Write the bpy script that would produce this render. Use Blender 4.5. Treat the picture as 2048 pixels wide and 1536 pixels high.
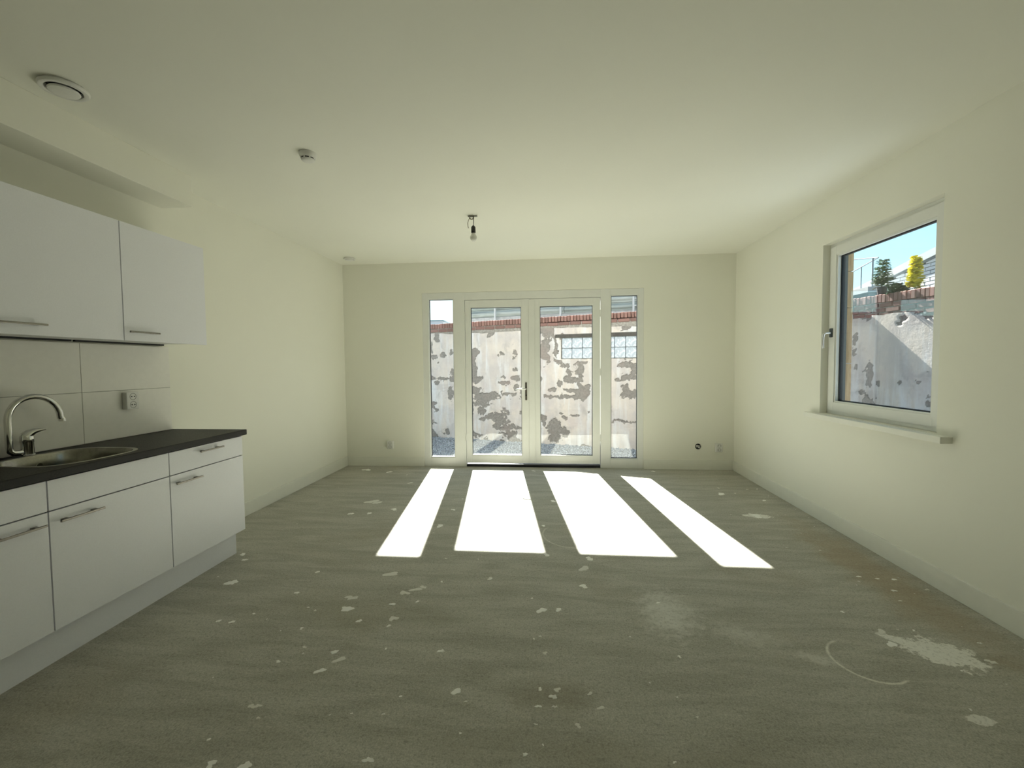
import bpy, bmesh, math, random
import numpy as np
from mathutils import Vector, Matrix

# ------------------------------------------------------------------ clear
for o in list(bpy.data.objects): bpy.data.objects.remove(o, do_unlink=True)
scene = bpy.context.scene
COL = scene.collection
random.seed(7)
RNG = np.random.RandomState(11)

# ------------------------------------------------------------------ camera
F_PX, YAW, PITCH, ROLL, CAM_Z = 868.9, 0.0893, 0.044, -0.0089, 1.3479
cy, sy, cp, sp = math.cos(YAW), math.sin(YAW), math.cos(PITCH), math.sin(PITCH)
FW = Vector((-sy*cp, cy*cp, -sp)); RT0 = Vector((cy, sy, 0)); UP0 = RT0.cross(FW)
RT = math.cos(ROLL)*RT0 + math.sin(ROLL)*UP0
UP = -math.sin(ROLL)*RT0 + math.cos(ROLL)*UP0
CAM = Vector((0, 0, CAM_Z))
cd = bpy.data.cameras.new('camera'); cam = bpy.data.objects.new('camera', cd); COL.objects.link(cam)
cd.sensor_fit = 'HORIZONTAL'; cd.sensor_width = 36.0; cd.lens = F_PX*36/2048; cd.clip_start = .02; cd.clip_end = 500
cam.matrix_world = Matrix(((RT.x, UP.x, -FW.x, 0), (RT.y, UP.y, -FW.y, 0), (RT.z, UP.z, -FW.z, CAM_Z), (0, 0, 0, 1)))
scene.camera = cam

def ray(x, y): return FW + (x-1024)/F_PX*RT - (y-768)/F_PX*UP
def hit(x, y, axis, val):                      # pixel -> point on an axis plane of the place
    d = ray(x, y); t = (val-CAM[axis])/d[axis]; return CAM + d*t

# ------------------------------------------------------------------ world, sun, exposure
SUN_EL, SUN_AZ = math.radians(38.25), math.atan2(-.128, 1)
SUN_ENERGY, SKY_STRENGTH, EXPOSURE = 20.0, 0.114, 0.96
world = bpy.data.worlds.new('sky'); scene.world = world; world.use_nodes = True
wn = world.node_tree.nodes; wl = world.node_tree.links; wn.clear()
wo = wn.new('ShaderNodeOutputWorld'); wb = wn.new('ShaderNodeBackground'); ws = wn.new('ShaderNodeTexSky')
ws.sky_type = 'NISHITA'; ws.sun_disc = False; ws.sun_elevation = SUN_EL; ws.sun_rotation = SUN_AZ
ws.air_density = 1.0; ws.dust_density = .9; ws.ozone_density = 1.0
wm = wn.new('ShaderNodeMix'); wm.data_type = 'RGBA'; wm.blend_type = 'MULTIPLY'; wm.inputs[0].default_value = 1
wm.inputs[7].default_value = (.75, 1.0, 1.0, 1)
wl.new(ws.outputs[0], wm.inputs[6]); wl.new(wm.outputs[2], wb.inputs[0])
wb.inputs[1].default_value = SKY_STRENGTH; wl.new(wb.outputs[0], wo.inputs[0])
sd = bpy.data.lights.new('sun', 'SUN'); sun = bpy.data.objects.new('sun', sd); COL.objects.link(sun)
sd.energy = SUN_ENERGY; sd.angle = math.radians(.6); sd.color = (1, .99, .94)
SUN_DIR = Vector((.128, -1, -.795)).normalized()
sun.rotation_euler = SUN_DIR.to_track_quat('-Z', 'Y').to_euler(); sun.location = (-2, 15, 12)
vs = scene.view_settings
scene.display_settings.display_device = 'sRGB'
vs.view_transform = 'Standard'; vs.look = 'None'; vs.exposure = EXPOSURE; vs.gamma = 1; vs.use_curve_mapping = False
scene.cycles.max_bounces = 8; scene.cycles.diffuse_bounces = 5; scene.cycles.glossy_bounces = 4; scene.cycles.transparent_max_bounces = 24
scene.cycles.sample_clamp_indirect = 12

# ------------------------------------------------------------------ helpers
class MB:
    """collects shapes, builds one mesh object"""
    def __init__(s): s.v = []; s.f = []; s.sm = []
    def add(s, vs, fs, smooth=False):
        n = len(s.v); s.v += [tuple(v) for v in vs]; s.f += [tuple(i+n for i in f) for f in fs]; s.sm += [smooth]*len(fs); return s
    def box(s, x0, x1, y0, y1, z0, z1, b=0.0):
        if b <= 0:
            V = [(x, y, z) for x in (x0, x1) for y in (y0, y1) for z in (z0, z1)]
            return s.add(V, [(0, 1, 3, 2), (4, 6, 7, 5), (0, 4, 5, 1), (2, 3, 7, 6), (0, 2, 6, 4), (1, 5, 7, 3)])
        bm = bmesh.new(); bmesh.ops.create_cube(bm, size=1)
        for v in bm.verts: v.co = Vector(((x0+x1)/2+v.co.x*(x1-x0), (y0+y1)/2+v.co.y*(y1-y0), (z0+z1)/2+v.co.z*(z1-z0)))
        bmesh.ops.bevel(bm, geom=bm.edges[:], offset=b, segments=2, affect='EDGES', profile=.6)
        bm.verts.index_update()
        s.add([v.co[:] for v in bm.verts], [[v.index for v in f.verts] for f in bm.faces]); bm.free(); return s
    def lathe(s, prof, c=(0, 0, 0), axis='Z', n=32, smooth=True):
        """prof: list of (r, h)"""
        V = []; Fc = []
        for r, h in prof:
            for k in range(n):
                a = 2*math.pi*k/n; p = (r*math.cos(a), r*math.sin(a), h)
                if axis == 'X': p = (p[2], p[0], p[1])
                elif axis == 'Y': p = (p[0], p[2], p[1])
                V.append((p[0]+c[0], p[1]+c[1], p[2]+c[2]))
        for i in range(len(prof)-1):
            for k in range(n):
                k2 = (k+1) % n; Fc.append((i*n+k, i*n+k2, (i+1)*n+k2, (i+1)*n+k))
        Fc.append(tuple(range(n))[::-1]); Fc.append(tuple(range((len(prof)-1)*n, len(prof)*n)))
        return s.add(V, Fc, smooth)
    def tube(s, pts, r, n=10, smooth=True):
        pts = [Vector(p) for p in pts]; R = r if isinstance(r, (list, tuple)) else [r]*len(pts)
        V = []; up = None
        for i, p in enumerate(pts):
            t = (pts[min(i+1, len(pts)-1)]-pts[max(i-1, 0)]).normalized()
            if up is None: up = t.orthogonal().normalized()
            up = (up - t*up.dot(t)).normalized(); b = t.cross(up)
            for k in range(n):
                a = 2*math.pi*k/n; V.append(p + (up*math.cos(a)+b*math.sin(a))*R[i])
        Fc = [(i*n+k, i*n+(k+1) % n, (i+1)*n+(k+1) % n, (i+1)*n+k) for i in range(len(pts)-1) for k in range(n)]
        Fc.append(tuple(range(n))[::-1]); Fc.append(tuple(range((len(pts)-1)*n, len(pts)*n)))
        return s.add(V, Fc, smooth)
    def prism(s, poly, ext):
        """closed polygon (3D points) extruded by vector ext"""
        n = len(poly); P = [Vector(p) for p in poly]; E = Vector(ext)
        V = P + [p+E for p in P]
        Fc = [tuple(range(n))[::-1], tuple(range(n, 2*n))] + [(i, (i+1) % n, n+(i+1) % n, n+i) for i in range(n)]
        return s.add(V, Fc)
    def mesh(s, name, m=None):
        me = bpy.data.meshes.new(name); me.from_pydata(s.v, [], s.f)
        me.polygons.foreach_set('use_smooth', s.sm)
        bm = bmesh.new(); bm.from_mesh(me); bmesh.ops.recalc_face_normals(bm, faces=bm.faces[:]); bm.to_mesh(me); bm.free()
        if m: me.materials.append(m)
        return me
    def build(s, name, m, parent=None, loc=None):
        o = bpy.data.objects.new(name, s.mesh(name, m)); COL.objects.link(o)
        if any(s.sm) and not all(s.sm):
            try: o.data.set_sharp_from_angle(angle=math.radians(40))
            except Exception: pass
        elif any(s.sm):
            try: o.data.set_sharp_from_angle(angle=math.radians(40))
            except Exception: pass
        if parent: o.parent = parent
        if loc is not None: o.location = loc
        return o
def empty(name, loc=(0, 0, 0)):
    o = bpy.data.objects.new(name, None); COL.objects.link(o); o.location = loc; o.empty_display_size = .1; return o
def tag(o, label=None, cat=None, group=None, kind=None):
    if label: o['label'] = label
    if cat: o['category'] = cat
    if group: o['group'] = group
    if kind: o['kind'] = kind
    return o
def struct(o): o['kind'] = 'structure'; return o
def inst(name, mesh, parent, loc, rz=0, scale=(1, 1, 1), rot=None):
    o = bpy.data.objects.new(name, mesh); COL.objects.link(o); o.parent = parent; o.location = loc
    o.rotation_euler = rot if rot else (0, 0, rz); o.scale = scale; return o
def box(name, m, parent, *a, b=0.0): return MB().box(*a, b=b).build(name, m, parent)

# ------------------------------------------------------------------ materials
class N:
    def __init__(s, name):
        s.m = bpy.data.materials.new(name); s.m.use_nodes = True; s.t = s.m.node_tree; s.n = s.t.nodes
        s.b = s.n['Principled BSDF']; s.out = s.n['Material Output']
    def new(s, t, **k):
        x = s.n.new(t)
        for a, v in k.items(): setattr(x, a, v)
        return x
    def link(s, a, b): s.t.links.new(a, b)
    def val(s, x, sock):
        if isinstance(x, (int, float)): sock.default_value = x
        elif isinstance(x, tuple): sock.default_value = x if len(x) == len(sock.default_value) else (*x, 1)
        else: s.link(x, sock)
    def math(s, op, a, b=0.0, c=None, clamp=False):
        x = s.new('ShaderNodeMath', operation=op, use_clamp=clamp); s.val(a, x.inputs[0]); s.val(b, x.inputs[1])
        if c is not None: s.val(c, x.inputs[2])
        return x.outputs[0]
    def mix(s, f, a, b, bt='MIX'):
        x = s.new('ShaderNodeMix', data_type='RGBA', blend_type=bt); s.val(f, x.inputs[0]); s.val(a, x.inputs[6]); s.val(b, x.inputs[7]); return x.outputs[2]
    def ramp(s, f, lo, hi, a=0.0, b=1.0, smooth=True):
        x = s.new('ShaderNodeMapRange', interpolation_type='SMOOTHSTEP' if smooth else 'LINEAR'); s.val(f, x.inputs[0])
        for i, v in zip((1, 2, 3, 4), (lo, hi, a, b)): x.inputs[i].default_value = v
        return x.outputs[0]
    def coord(s, kind='Object', scale=(1, 1, 1), loc=(0, 0, 0)):
        t = s.new('ShaderNodeTexCoord'); m = s.new('ShaderNodeMapping'); s.link(t.outputs[kind], m.inputs[0])
        m.inputs['Scale'].default_value = scale; m.inputs['Location'].default_value = loc; return m.outputs[0]
    def noise(s, vec, scale, detail=4, rough=.55, dist=0.0):
        x = s.new('ShaderNodeTexNoise'); s.link(vec, x.inputs['Vector']); x.inputs['Scale'].default_value = scale
        x.inputs['Detail'].default_value = detail; x.inputs['Roughness'].default_value = rough; x.inputs['Distortion'].default_value = dist
        return x.outputs[0]
    def bump(s, h, strength=.2, dist=.01):
        x = s.new('ShaderNodeBump'); s.link(h, x.inputs['Height']); x.inputs['Strength'].default_value = strength; x.inputs['Distance'].default_value = dist
        s.link(x.outputs[0], s.b.inputs['Normal'])
    def set(s, color=None, rough=None, metal=None, spec=None):
        if color is not None: s.val(color, s.b.inputs['Base Color'])
        if rough is not None: s.val(rough, s.b.inputs['Roughness'])
        if metal is not None: s.val(metal, s.b.inputs['Metallic'])
        if spec is not None: s.val(spec, s.b.inputs['Specular IOR Level'])
        return s
def plain(name, color, rough=.5, metal=0.0, spec=.5, grain=0.0, gscale=60, bump=0.0):
    m = N(name); c = m.coord()
    nz = m.noise(c, gscale, 3)
    dark = tuple(x*(1-grain) for x in color)
    m.set(m.mix(m.ramp(nz, .35, .65), dark, color) if grain else color, rough, metal, spec)
    if bump: m.bump(nz, bump, .002)
    return m.m
WALL_C = (.888, .885, .79)
M = {}
def paint(name, c, bump, gs):
    m = N(name); co = m.coord(); big = m.noise(co, .8, 2)
    m.set(m.mix(m.ramp(big, .3, .7), tuple(x*.975 for x in c), c), .85, 0, .2); return m.m
M['wall'] = paint('wall_paint', WALL_C, .35, 260)
M['ceiling'] = paint('ceiling_paint', (.885, .885, .80), .25, 220)
M['trim'] = plain('trim_paint', (.86, .86, .78), .45, grain=.02, gscale=14)
M['frame'] = plain('frame_lacquer', (.82, .83, .79), .32, grain=.02, gscale=10)
M['cabinet'] = plain('white_laminate', (.865, .875, .92), .38, grain=.025, gscale=180, bump=.04)
M['cabinet_core'] = plain('cabinet_carcass', (.70, .71, .70), .5, grain=.03)
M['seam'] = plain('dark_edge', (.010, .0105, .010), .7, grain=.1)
M['plastic'] = plain('white_plastic', (.80, .80, .76), .35, grain=.02)
M['recess'] = plain('socket_recess', (.36, .36, .32), .5, grain=.1)
M['black'] = plain('black_plastic', (.012, .012, .012), .4, grain=.1)
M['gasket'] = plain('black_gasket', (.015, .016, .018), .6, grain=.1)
M['steel'] = plain('brushed_steel', (.29, .28, .24), .22, 1.0, grain=.12, gscale=90)
M['handle'] = plain('nickel_handle', (.24, .225, .20), .36, 1.0, grain=.1, gscale=90)
M['chrome'] = plain('chrome', (.72, .72, .70), .09, 1.0, grain=.03)
M['alu'] = plain('satin_aluminium', (.75, .75, .74), .3, 1.0, grain=.04)
M['bulb'] = plain('opal_bulb', (.72, .72, .66), .22, grain=.02)
M['wire'] = plain('old_wire', (.20, .17, .10), .5, grain=.2)
M['white_post'] = plain('white_pipe', (.70, .72, .73), .5, grain=.06, gscale=20)
M['grout'] = plain('grey_grout', (.40, .40, .36), .9, grain=.1)
M['tile'] = plain('satin_tile', (.86, .85, .79), .30, grain=.02, gscale=30)
m = N('worktop_laminate'); co = m.coord(scale=(1, 1, 1)); nz = m.noise(co, 120, 5, .7); n2 = m.noise(co, 9, 4)
m.set(m.mix(m.ramp(n2, .3, .7), (.010, .0095, .008), m.mix(m.ramp(nz, .45, .7), (.010, .009, .0075), (.028, .026, .02))), m.ramp(nz, .2, .8, .42, .6), 0, .3); m.bump(nz, .15, .001); M['worktop'] = m.m

# thin glass: part mirror by angle, the rest passes straight through
m = N('window_glass'); tr = m.new('ShaderNodeBsdfTransparent'); gl = m.new('ShaderNodeBsdfGlossy'); mx = m.new('ShaderNodeMixShader'); ge = m.new('ShaderNodeNewGeometry')
gl.inputs['Roughness'].default_value = .0; tr.inputs[0].default_value = (.97, .98, .97, 1); gl.inputs[0].default_value = (.95, .97, 1, 1)
dt = m.new('ShaderNodeVectorMath', operation='DOT_PRODUCT'); m.link(ge.outputs['Normal'], dt.inputs[0]); m.link(ge.outputs['Incoming'], dt.inputs[1])
p5 = m.math('POWER', m.math('SUBTRACT', 1.0, m.math('ABSOLUTE', dt.outputs['Value'])), 5.0)
m.link(m.math('MULTIPLY_ADD', p5, .93, .06), mx.inputs[0])
m.link(tr.outputs[0], mx.inputs[1]); m.link(gl.outputs[0], mx.inputs[2]); m.link(mx.outputs[0], m.out.inputs[0]); M['glass'] = m.m

# concrete screed floor (object origin at world origin, so object coordinates are metres)
def floor_material():
    m = N('bare_screed'); co = m.coord()
    sep = m.new('ShaderNodeSeparateXYZ'); m.link(co, sep.inputs[0]); X, Y = sep.outputs[0], sep.outputs[1]
    streak = m.noise(m.coord(scale=(1.0, 5, 1)), 1.9, 7, .66, .5)
    cloud = m.noise(co, 1.1, 4, .6); fine = m.noise(co, 140, 3, .8); mid = m.noise(m.coord(scale=(3, 12, 1)), 7, 5, .7)
    col = m.mix(m.ramp(streak, .32, .68), (.42, .41, .35), (.58, .57, .505))
    col = m.mix(m.ramp(cloud, .52, .72, 0, .45), col, (.41, .365, .27))
    col = m.mix(m.ramp(mid, .52, .85, 0, .4), col, (.64, .63, .55))
    col = m.mix(m.ramp(fine, .36, .66, 0, 1), m.mix(.38, col, (.15, .14, .105)), m.mix(.2, col, (.62, .60, .5)))
    NZ = (m.noise(co, 18, 5, .7), m.noise(co, 4, 4, .65))
    def blob(cx, cy_, rx, ry, amt, color, nscale=9, edge=.35, nz_w=.9, ang=0.0):
        nonlocal col
        dx = m.math('SUBTRACT', X, cx); dy = m.math('SUBTRACT', Y, cy_)
        ca, sa = math.cos(ang), math.sin(ang)
        ex = m.math('ADD', m.math('MULTIPLY', dx, ca/rx), m.math('MULTIPLY', dy, sa/rx)); ey = m.math('ADD', m.math('MULTIPLY', dx, -sa/ry), m.math('MULTIPLY', dy, ca/ry))
        d = m.math('SQRT', m.math('ADD', m.math('MULTIPLY', ex, ex), m.math('MULTIPLY', ey, ey)))
        nz = NZ[0] if nscale >= 10 else NZ[1]
        f = m.math('ADD', m.math('SUBTRACT', 1.0, d), m.math('MULTIPLY', m.math('SUBTRACT', nz, .5), nz_w*2))
        col = m.mix(m.ramp(f, 0, edge, 0, amt), col, color)
    # dried light haze, brown band along the right skirting, plaster smear
    blob(.62, 2.36, .20, .32, .7, (.74, .73, .67), 14, .9, 1.0)
    blob(.95, 2.18, .22, .12, .38, (.72, .71, .65), 12, .9, 1.1, -.4)
    blob(1.20, 2.03, .12, .05, .5, (.74, .73, .67), 16, .8, 1.1, -.4)
    blob(2.05, 2.9, .25, 1.3, .6, (.37, .295, .20), 3, .8, .8)
    blob(.02, 1.72, .22, .16, .35, (.27, .235, .17), 9, .9, .9)
    blob(-1.05, 2.25, .9, .22, .35, (.32, .305, .23), 4, .9, .9)
    blob(.3, 1.45, 1.2, .12, .35, (.32, .295, .22), 4, .9, .9)
    blob(1.79, 2.12, .15, .115, .95, (.86, .85, .79), 17, .22, 1.15, -.35)
    blob(1.69, 2.18, .13, .035, .9, (.86, .85, .79), 26, .15, .8, -.75)
    blob(1.60, 1.72, .05, .03, .8, (.86, .85, .79), 26, .15, .8)
    blob(1.80, 3.945, .11, .06, .9, (.86, .85, .79), 22, .15, .9, -.1)
    def ring(cx, cy_, r, w, amt, thr):
        nonlocal col
        dx = m.math('SUBTRACT', X, cx); dy = m.math('SUBTRACT', Y, cy_)
        d = m.math('SQRT', m.math('ADD', m.math('MULTIPLY', dx, dx), m.math('MULTIPLY', dy, dy)))
        a = m.math('ABSOLUTE', m.math('SUBTRACT', d, r)); nz = NZ[1]
        f = m.math('MULTIPLY', m.ramp(a, 0, w, 1, 0), m.ramp(m.math('ADD', nz, m.math('MULTIPLY', m.math('ADD', dx, dy), -1.0)), thr, thr+.12))
        col = m.mix(m.math('MULTIPLY', f, amt), col, (.78, .77, .68))
    ring(1.415, 2.04, .145, .010, .95, .46)
    ring(.19, 3.42, .26, .012, .5, .5)
    vo = m.new('ShaderNodeTexVoronoi'); m.link(co, vo.inputs['Vector']); vo.inputs['Scale'].default_value = 13
    sp_ = m.math('MULTIPLY', m.ramp(m.math('ADD', vo.outputs['Distance'], m.math('MULTIPLY', NZ[0], .10)), .075, .10, 1, 0), m.ramp(NZ[1], .50, .60))
    col = m.mix(m.math('MULTIPLY', sp_, .75), col, (.84, .83, .77))
    gr = m.noise(co, 60, 3, .8); col = m.mix(m.ramp(gr, .30, .50, .42, 0), col, (.16, .15, .115)); col = m.mix(m.ramp(gr, .58, .74, 0, .3), col, (.72, .70, .62))
    m.set(col, m.ramp(fine, .2, .8, .72, .9), 0, .3)
    m.bump(gr, .5, .003); return m.m
M['floor'] = floor_material()
m = N('dried_plaster'); co = m.coord('Object'); nz = m.noise(co, 40, 4, .7)
m.set(m.mix(m.ramp(nz, .3, .65), (.88, .87, .82), (.95, .945, .90)), .9); m.bump(nz, .3, .002); M['splat'] = m.m
m = N('thin_plaster_film'); co = m.coord('Object'); nz = m.noise(co, 60, 4, .75)
m.set(m.mix(m.ramp(nz, .35, .65), (.66, .65, .585), (.82, .81, .75)), .9); M['film'] = m.m

# bricks: every brick its own shade
def brick_mat(name, ca, cb, cc):
    m = N(name); oi = m.new('ShaderNodeObjectInfo'); co = m.coord(); nz = m.noise(co, 22, 5, .7); n2 = m.noise(co, 90, 3, .7)
    c = m.mix(oi.outputs['Random'], ca, cb); c = m.mix(m.ramp(nz, .5, .78, 0, .7), c, cc); c = m.mix(m.ramp(n2, .3, .6, .35, 0), c, tuple(x*.5 for x in ca))
    m.set(c, .9, 0, .2); m.bump(n2, .5, .004); return m.m
M['brick'] = brick_mat('coping_brick', (.25, .14, .115), (.40, .215, .18), (.46, .34, .30))
M['brick_old'] = brick_mat('worn_brick', (.22, .12, .10), (.34, .185, .155), (.42, .35, .32))
M['mortar'] = plain('lime_mortar', (.42, .38, .33), .95, grain=.35, gscale=30, bump=.4)

def plaster_mat():
    m = N('peeling_plaster'); at = m.new('ShaderNodeAttribute', attribute_name='peel'); uv = m.new('ShaderNodeUVMap')
    def mp(sc):
        x = m.new('ShaderNodeMapping'); m.link(uv.outputs[0], x.inputs[0]); x.inputs['Scale'].default_value = sc; return x.outputs[0]
    big = m.noise(mp((1.3, 1.0, 1)), 2.0, 5, .6); run = m.noise(mp((7, .8, 1)), 1.0, 5, .6, .4); fine = m.noise(mp((1, 1, 1)), 26, 5, .7); pk = m.noise(mp((1, 1, 1)), 2.3, 4)
    c = m.mix(m.ramp(big, .35, .65), (.57, .51, .47), (.71, .62, .53))
    c = m.mix(m.ramp(run, .45, .68, 0, .75), c, (.76, .75, .74)); c = m.mix(m.ramp(pk, .52, .72, 0, .6), c, (.60, .505, .47))
    c = m.mix(m.ramp(fine, .25, .5, .35, 0), c, (.50, .46, .42))
    g = m.mix(m.ramp(fine, .3, .7), (.215, .192, .17), (.34, .305, .27)); g = m.mix(m.ramp(pk, .5, .7, 0, .5), g, (.36, .28, .245))
    st_ = m.noise(mp((1, .7, 1)), 4.5, 6, .68, .5); c = m.mix(m.ramp(st_, .54, .70, 0, .55), c, (.42, .38, .345))
    p = at.outputs['Fac']
    edge = m.math('MULTIPLY', m.ramp(p, .2, .45), m.ramp(p, .45, .75, 1, 0))
    col = m.mix(m.ramp(p, .35, .55), c, g); col = m.mix(m.math('MULTIPLY', edge, .45), col, (.12, .10, .09))
    m.set(col, .92, 0, .2); m.bump(m.math('SUBTRACT', fine, p), .5, .006); return m.m
M['plaster'] = plaster_mat()
M['plaster_side'] = None
M['lintel'] = plain('weathered_lintel', (.10, .088, .075), .85, grain=.35, gscale=18, bump=.3)
m = N('glass_block'); co = m.coord(); nz = m.noise(co, 16, 4, .7, .6); n2 = m.noise(co, 7, 3)
m.set(m.mix(m.ramp(nz, .42, .62), (.45, .50, .55), (.80, .84, .88)), .12, 0, .6); m.bump(nz, .5, .02); M['glass_block'] = m.m
m = N('gravel_stone'); co = m.coord(); nz = m.noise(co, 36, 2, .8); n2 = m.noise(co, 3, 3)
m.set(m.mix(m.ramp(nz, .3, .7), (.13, .145, .165), (.46, .505, .55)), .85); m.bump(nz, .4, .01); M['gravel'] = m.m
M['facade'] = plain('house_render', (.25, .25, .25), .9, grain=.08, gscale=25, bump=.3)
M['side_skin'] = plain('pale_side_skin', (.72, .70, .66), .85, grain=.06, gscale=12)
m = N('larch_cladding'); co = m.coord(scale=(14, 14, 1)); nz = m.noise(co, 4, 5, .65)
m.set(m.mix(m.ramp(nz, .3, .7), (.40, .24, .10), (.62, .42, .22)), .65); M['wood'] = m.m
M['outer_frame'] = plain('anthracite_outer_frame', (.075, .09, .10), .5, grain=.1)
m = N('green_grey_sheet'); co = m.coord(scale=(.6, .6, 6)); nz = m.noise(co, 3, 5, .7)
oi = m.new('ShaderNodeObjectInfo')
c = m.mix(oi.outputs['Random'], (.36, .42, .405), (.52, .57, .55)); m.set(m.mix(m.ramp(nz, .45, .75, 0, .7), c, (.16, .185, .18)), .6); M['sheet'] = m.m
M['white_wall'] = plain('white_rendered_wall', (.55, .56, .56), .9, grain=.25, gscale=9, bump=.3)
M['far_wall'] = plain('pale_far_wall', (.74, .70, .71), .9, grain=.05, gscale=3)
M['roof_grey'] = plain('grey_bitumen', (.20, .23, .245), .8, grain=.15, gscale=8)
M['fascia'] = plain('grey_fascia', (.42, .46, .47), .6, grain=.06, gscale=8)
M['rail'] = plain('galvanised_rail', (.22, .27, .31), .75, .0, grain=.1)
M['white_brick'] = brick_mat('white_painted_brick', (.66, .69, .72), (.74, .77, .79), (.76, .78, .80))
M['leaf_dark'] = plain('dark_green_leaf', (.05, .12, .05), .5, grain=.4, gscale=30)
M['leaf_grey'] = plain('grey_green_leaf', (.11, .20, .10), .55, grain=.4, gscale=30)
M['leaf_yellow'] = plain('yellow_bloom', (.80, .74, .05), .55, grain=.2, gscale=40)
M['stem'] = plain('plant_stem', (.14, .20, .07), .6, grain=.2)
M['pot'] = plain('dark_pot', (.05, .055, .06), .6, grain=.1)

# ------------------------------------------------------------------ room shell
L, R, D, H, B = -2.767, 2.285, 5.645, 2.7, -1.6
WO = 5.77          # outer face of the garden facade
RO = 2.455         # outer face of the right wall
floor = struct(MB().box(L-.2, RO, B-.2, WO, -.2, 0).build('floor', M['floor']))
struct(MB().box(L-.2, RO, B-.2, WO, H, H+.25).build('ceiling', M['ceiling']))
wall_left = struct(MB().box(L-.2, L, B-.2, WO, 0, H).build('wall_left', M['wall']))
struct(MB().box(L, RO, B-.2, B, 0, H).build('wall_front', M['wall']))
DX0, DX1, DZ1 = -1.69, 1.175, 2.302         # garden door opening
wb_ = MB().box(L, DX0, D, WO-.03, 0, H).box(DX1, RO-.03, D, WO-.03, 0, H).box(DX0, DX1, D, WO-.03, DZ1, H)
struct(wb_.build('wall_back', M['wall']))
WY0, WY1, WZ0, WZ1 = 2.785, 3.915, .915, 2.325   # right window opening
wr_ = MB().box(R, RO-.03, B, WY0, 0, H).box(R, RO-.03, WY1, D, 0, H).box(R, RO-.03, WY0, WY1, 0, WZ0).box(R, RO-.03, WY0, WY1, WZ1, H)
struct(wr_.build('wall_right', M['wall']))
# outer skin of the house; unseen upper storey added to bounce sunlight
fs = MB().box(L-.2, DX0, WO-.03, WO, -.3, 5.6).box(DX1, RO, WO-.03, WO, -.3, 5.6).box(DX0, DX1, WO-.03, WO, DZ1, 5.6)
tag(fs.build('house_facade', M['facade']), 'grey rendered outer face of the house around the garden doors', 'facade')
fs = MB()
fs.box(RO-.03, RO, B-.2, WY0, -.3, 5.6).box(RO-.03, RO, WY1, WO-.03, -.3, 5.6).box(RO-.03, RO, WY0, WY1, -.3, WZ0).box(RO-.03, RO, WY0, WY1, WZ1, 5.6)
tag(fs.build('house_facade', M['side_skin']), 'pale outer face of the house around the side window', 'facade')
# boxed-in duct above the wall cabinets
SF, SE, SB = -2.527, 2.925, 2.487
struct(MB().box(L, SF, B, SE, SB, H, b=.003).build('trim_1', M['wall']))

# baseboards
BH, BT = .125, .015
def base(name, *a): return struct(MB().box(*a, 0, BH, b=.003).build(name, M['trim']))
base('baseboard_left', L, L+BT, 2.97, D)
base('baseboard_right', R-BT, R, B, D)
base('baseboard_back_left', L+BT, DX0-.005, D-BT, D)
base('baseboard_back_right', DX1+.005, R-BT, D-BT, D)

# ------------------------------------------------------------------ garden door set
door = struct(empty('door_1', ((DX0+DX1)/2, D+.04, 0)))
def dch(mb, name, m, parent=None):
    par = parent or door
    o = mb.build(name, m); o.parent = par
    w = Vector((0, 0, 0)); q = par
    while q: w += q.location; q = q.parent
    o.location = -w; return o
FY0, FY1 = D+.008, D+.105           # frame depth
GZ0, GZ1 = .118, 2.226
TOP0 = 2.197; LZ0 = .052
e = .0015
fr = MB()
fr.box(DX0, -1.61, FY0, FY1, 0, DZ1, b=.003)
fr.box(-1.272, -1.122, FY0, FY1, 0, DZ1-.001, b=.003)
fr.box(.636, .763, FY0, FY1, 0, DZ1-.001, b=.003)
fr.box(1.107, DX1, FY0, FY1, 0, DZ1, b=.003)
fr.box(-1.615, -1.268, FY0+e, FY1-e, GZ1, DZ1-.002); fr.box(-1.127, .641, FY0+e, FY1-e, TOP0+.004, DZ1-.002); fr.box(.758, 1.112, FY0+e, FY1-e, GZ1, DZ1-.002)
fr.box(-1.615, -1.268, FY0+e, FY1-e, 0, GZ0); fr.box(.758, 1.112, FY0+e, FY1-e, 0, GZ0)
dch(fr, 'frame', M['frame'])
dch(MB().box(-1.12, .634, FY0+.01, FY1, 0, .03), 'threshold_gap', M['gasket'])  # black colour stands in for the shaded gap under the leaves
def bead(mb, x0, x1, z0, z1, y0, y1, w):
    mb.box(x0-w, x0, y0, y1, z0-w, z1+w).box(x1, x1+w, y0, y1, z0-w, z1+w).box(x0, x1, y0, y1, z1, z1+w).box(x0, x1, y0, y1, z0-w, z0); return mb
GY = D+.05
for x0, x1 in ((-1.60, -1.28), (.771, 1.099)):
    dch(bead(MB(), x0, x1, GZ0+.01, GZ1-.01, D+.02, D+.042, .012), 'glazing_bead', M['frame'])
    dch(bead(MB(), x0+.006, x1-.006, GZ0+.016, GZ1-.016, D+.042, D+.06, .014), 'gasket', M['gasket'])
    dch(MB().box(x0-.008, x1+.008, GY, GY+.006, GZ0+.003, GZ1-.003), 'pane', M['glass'])
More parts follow.
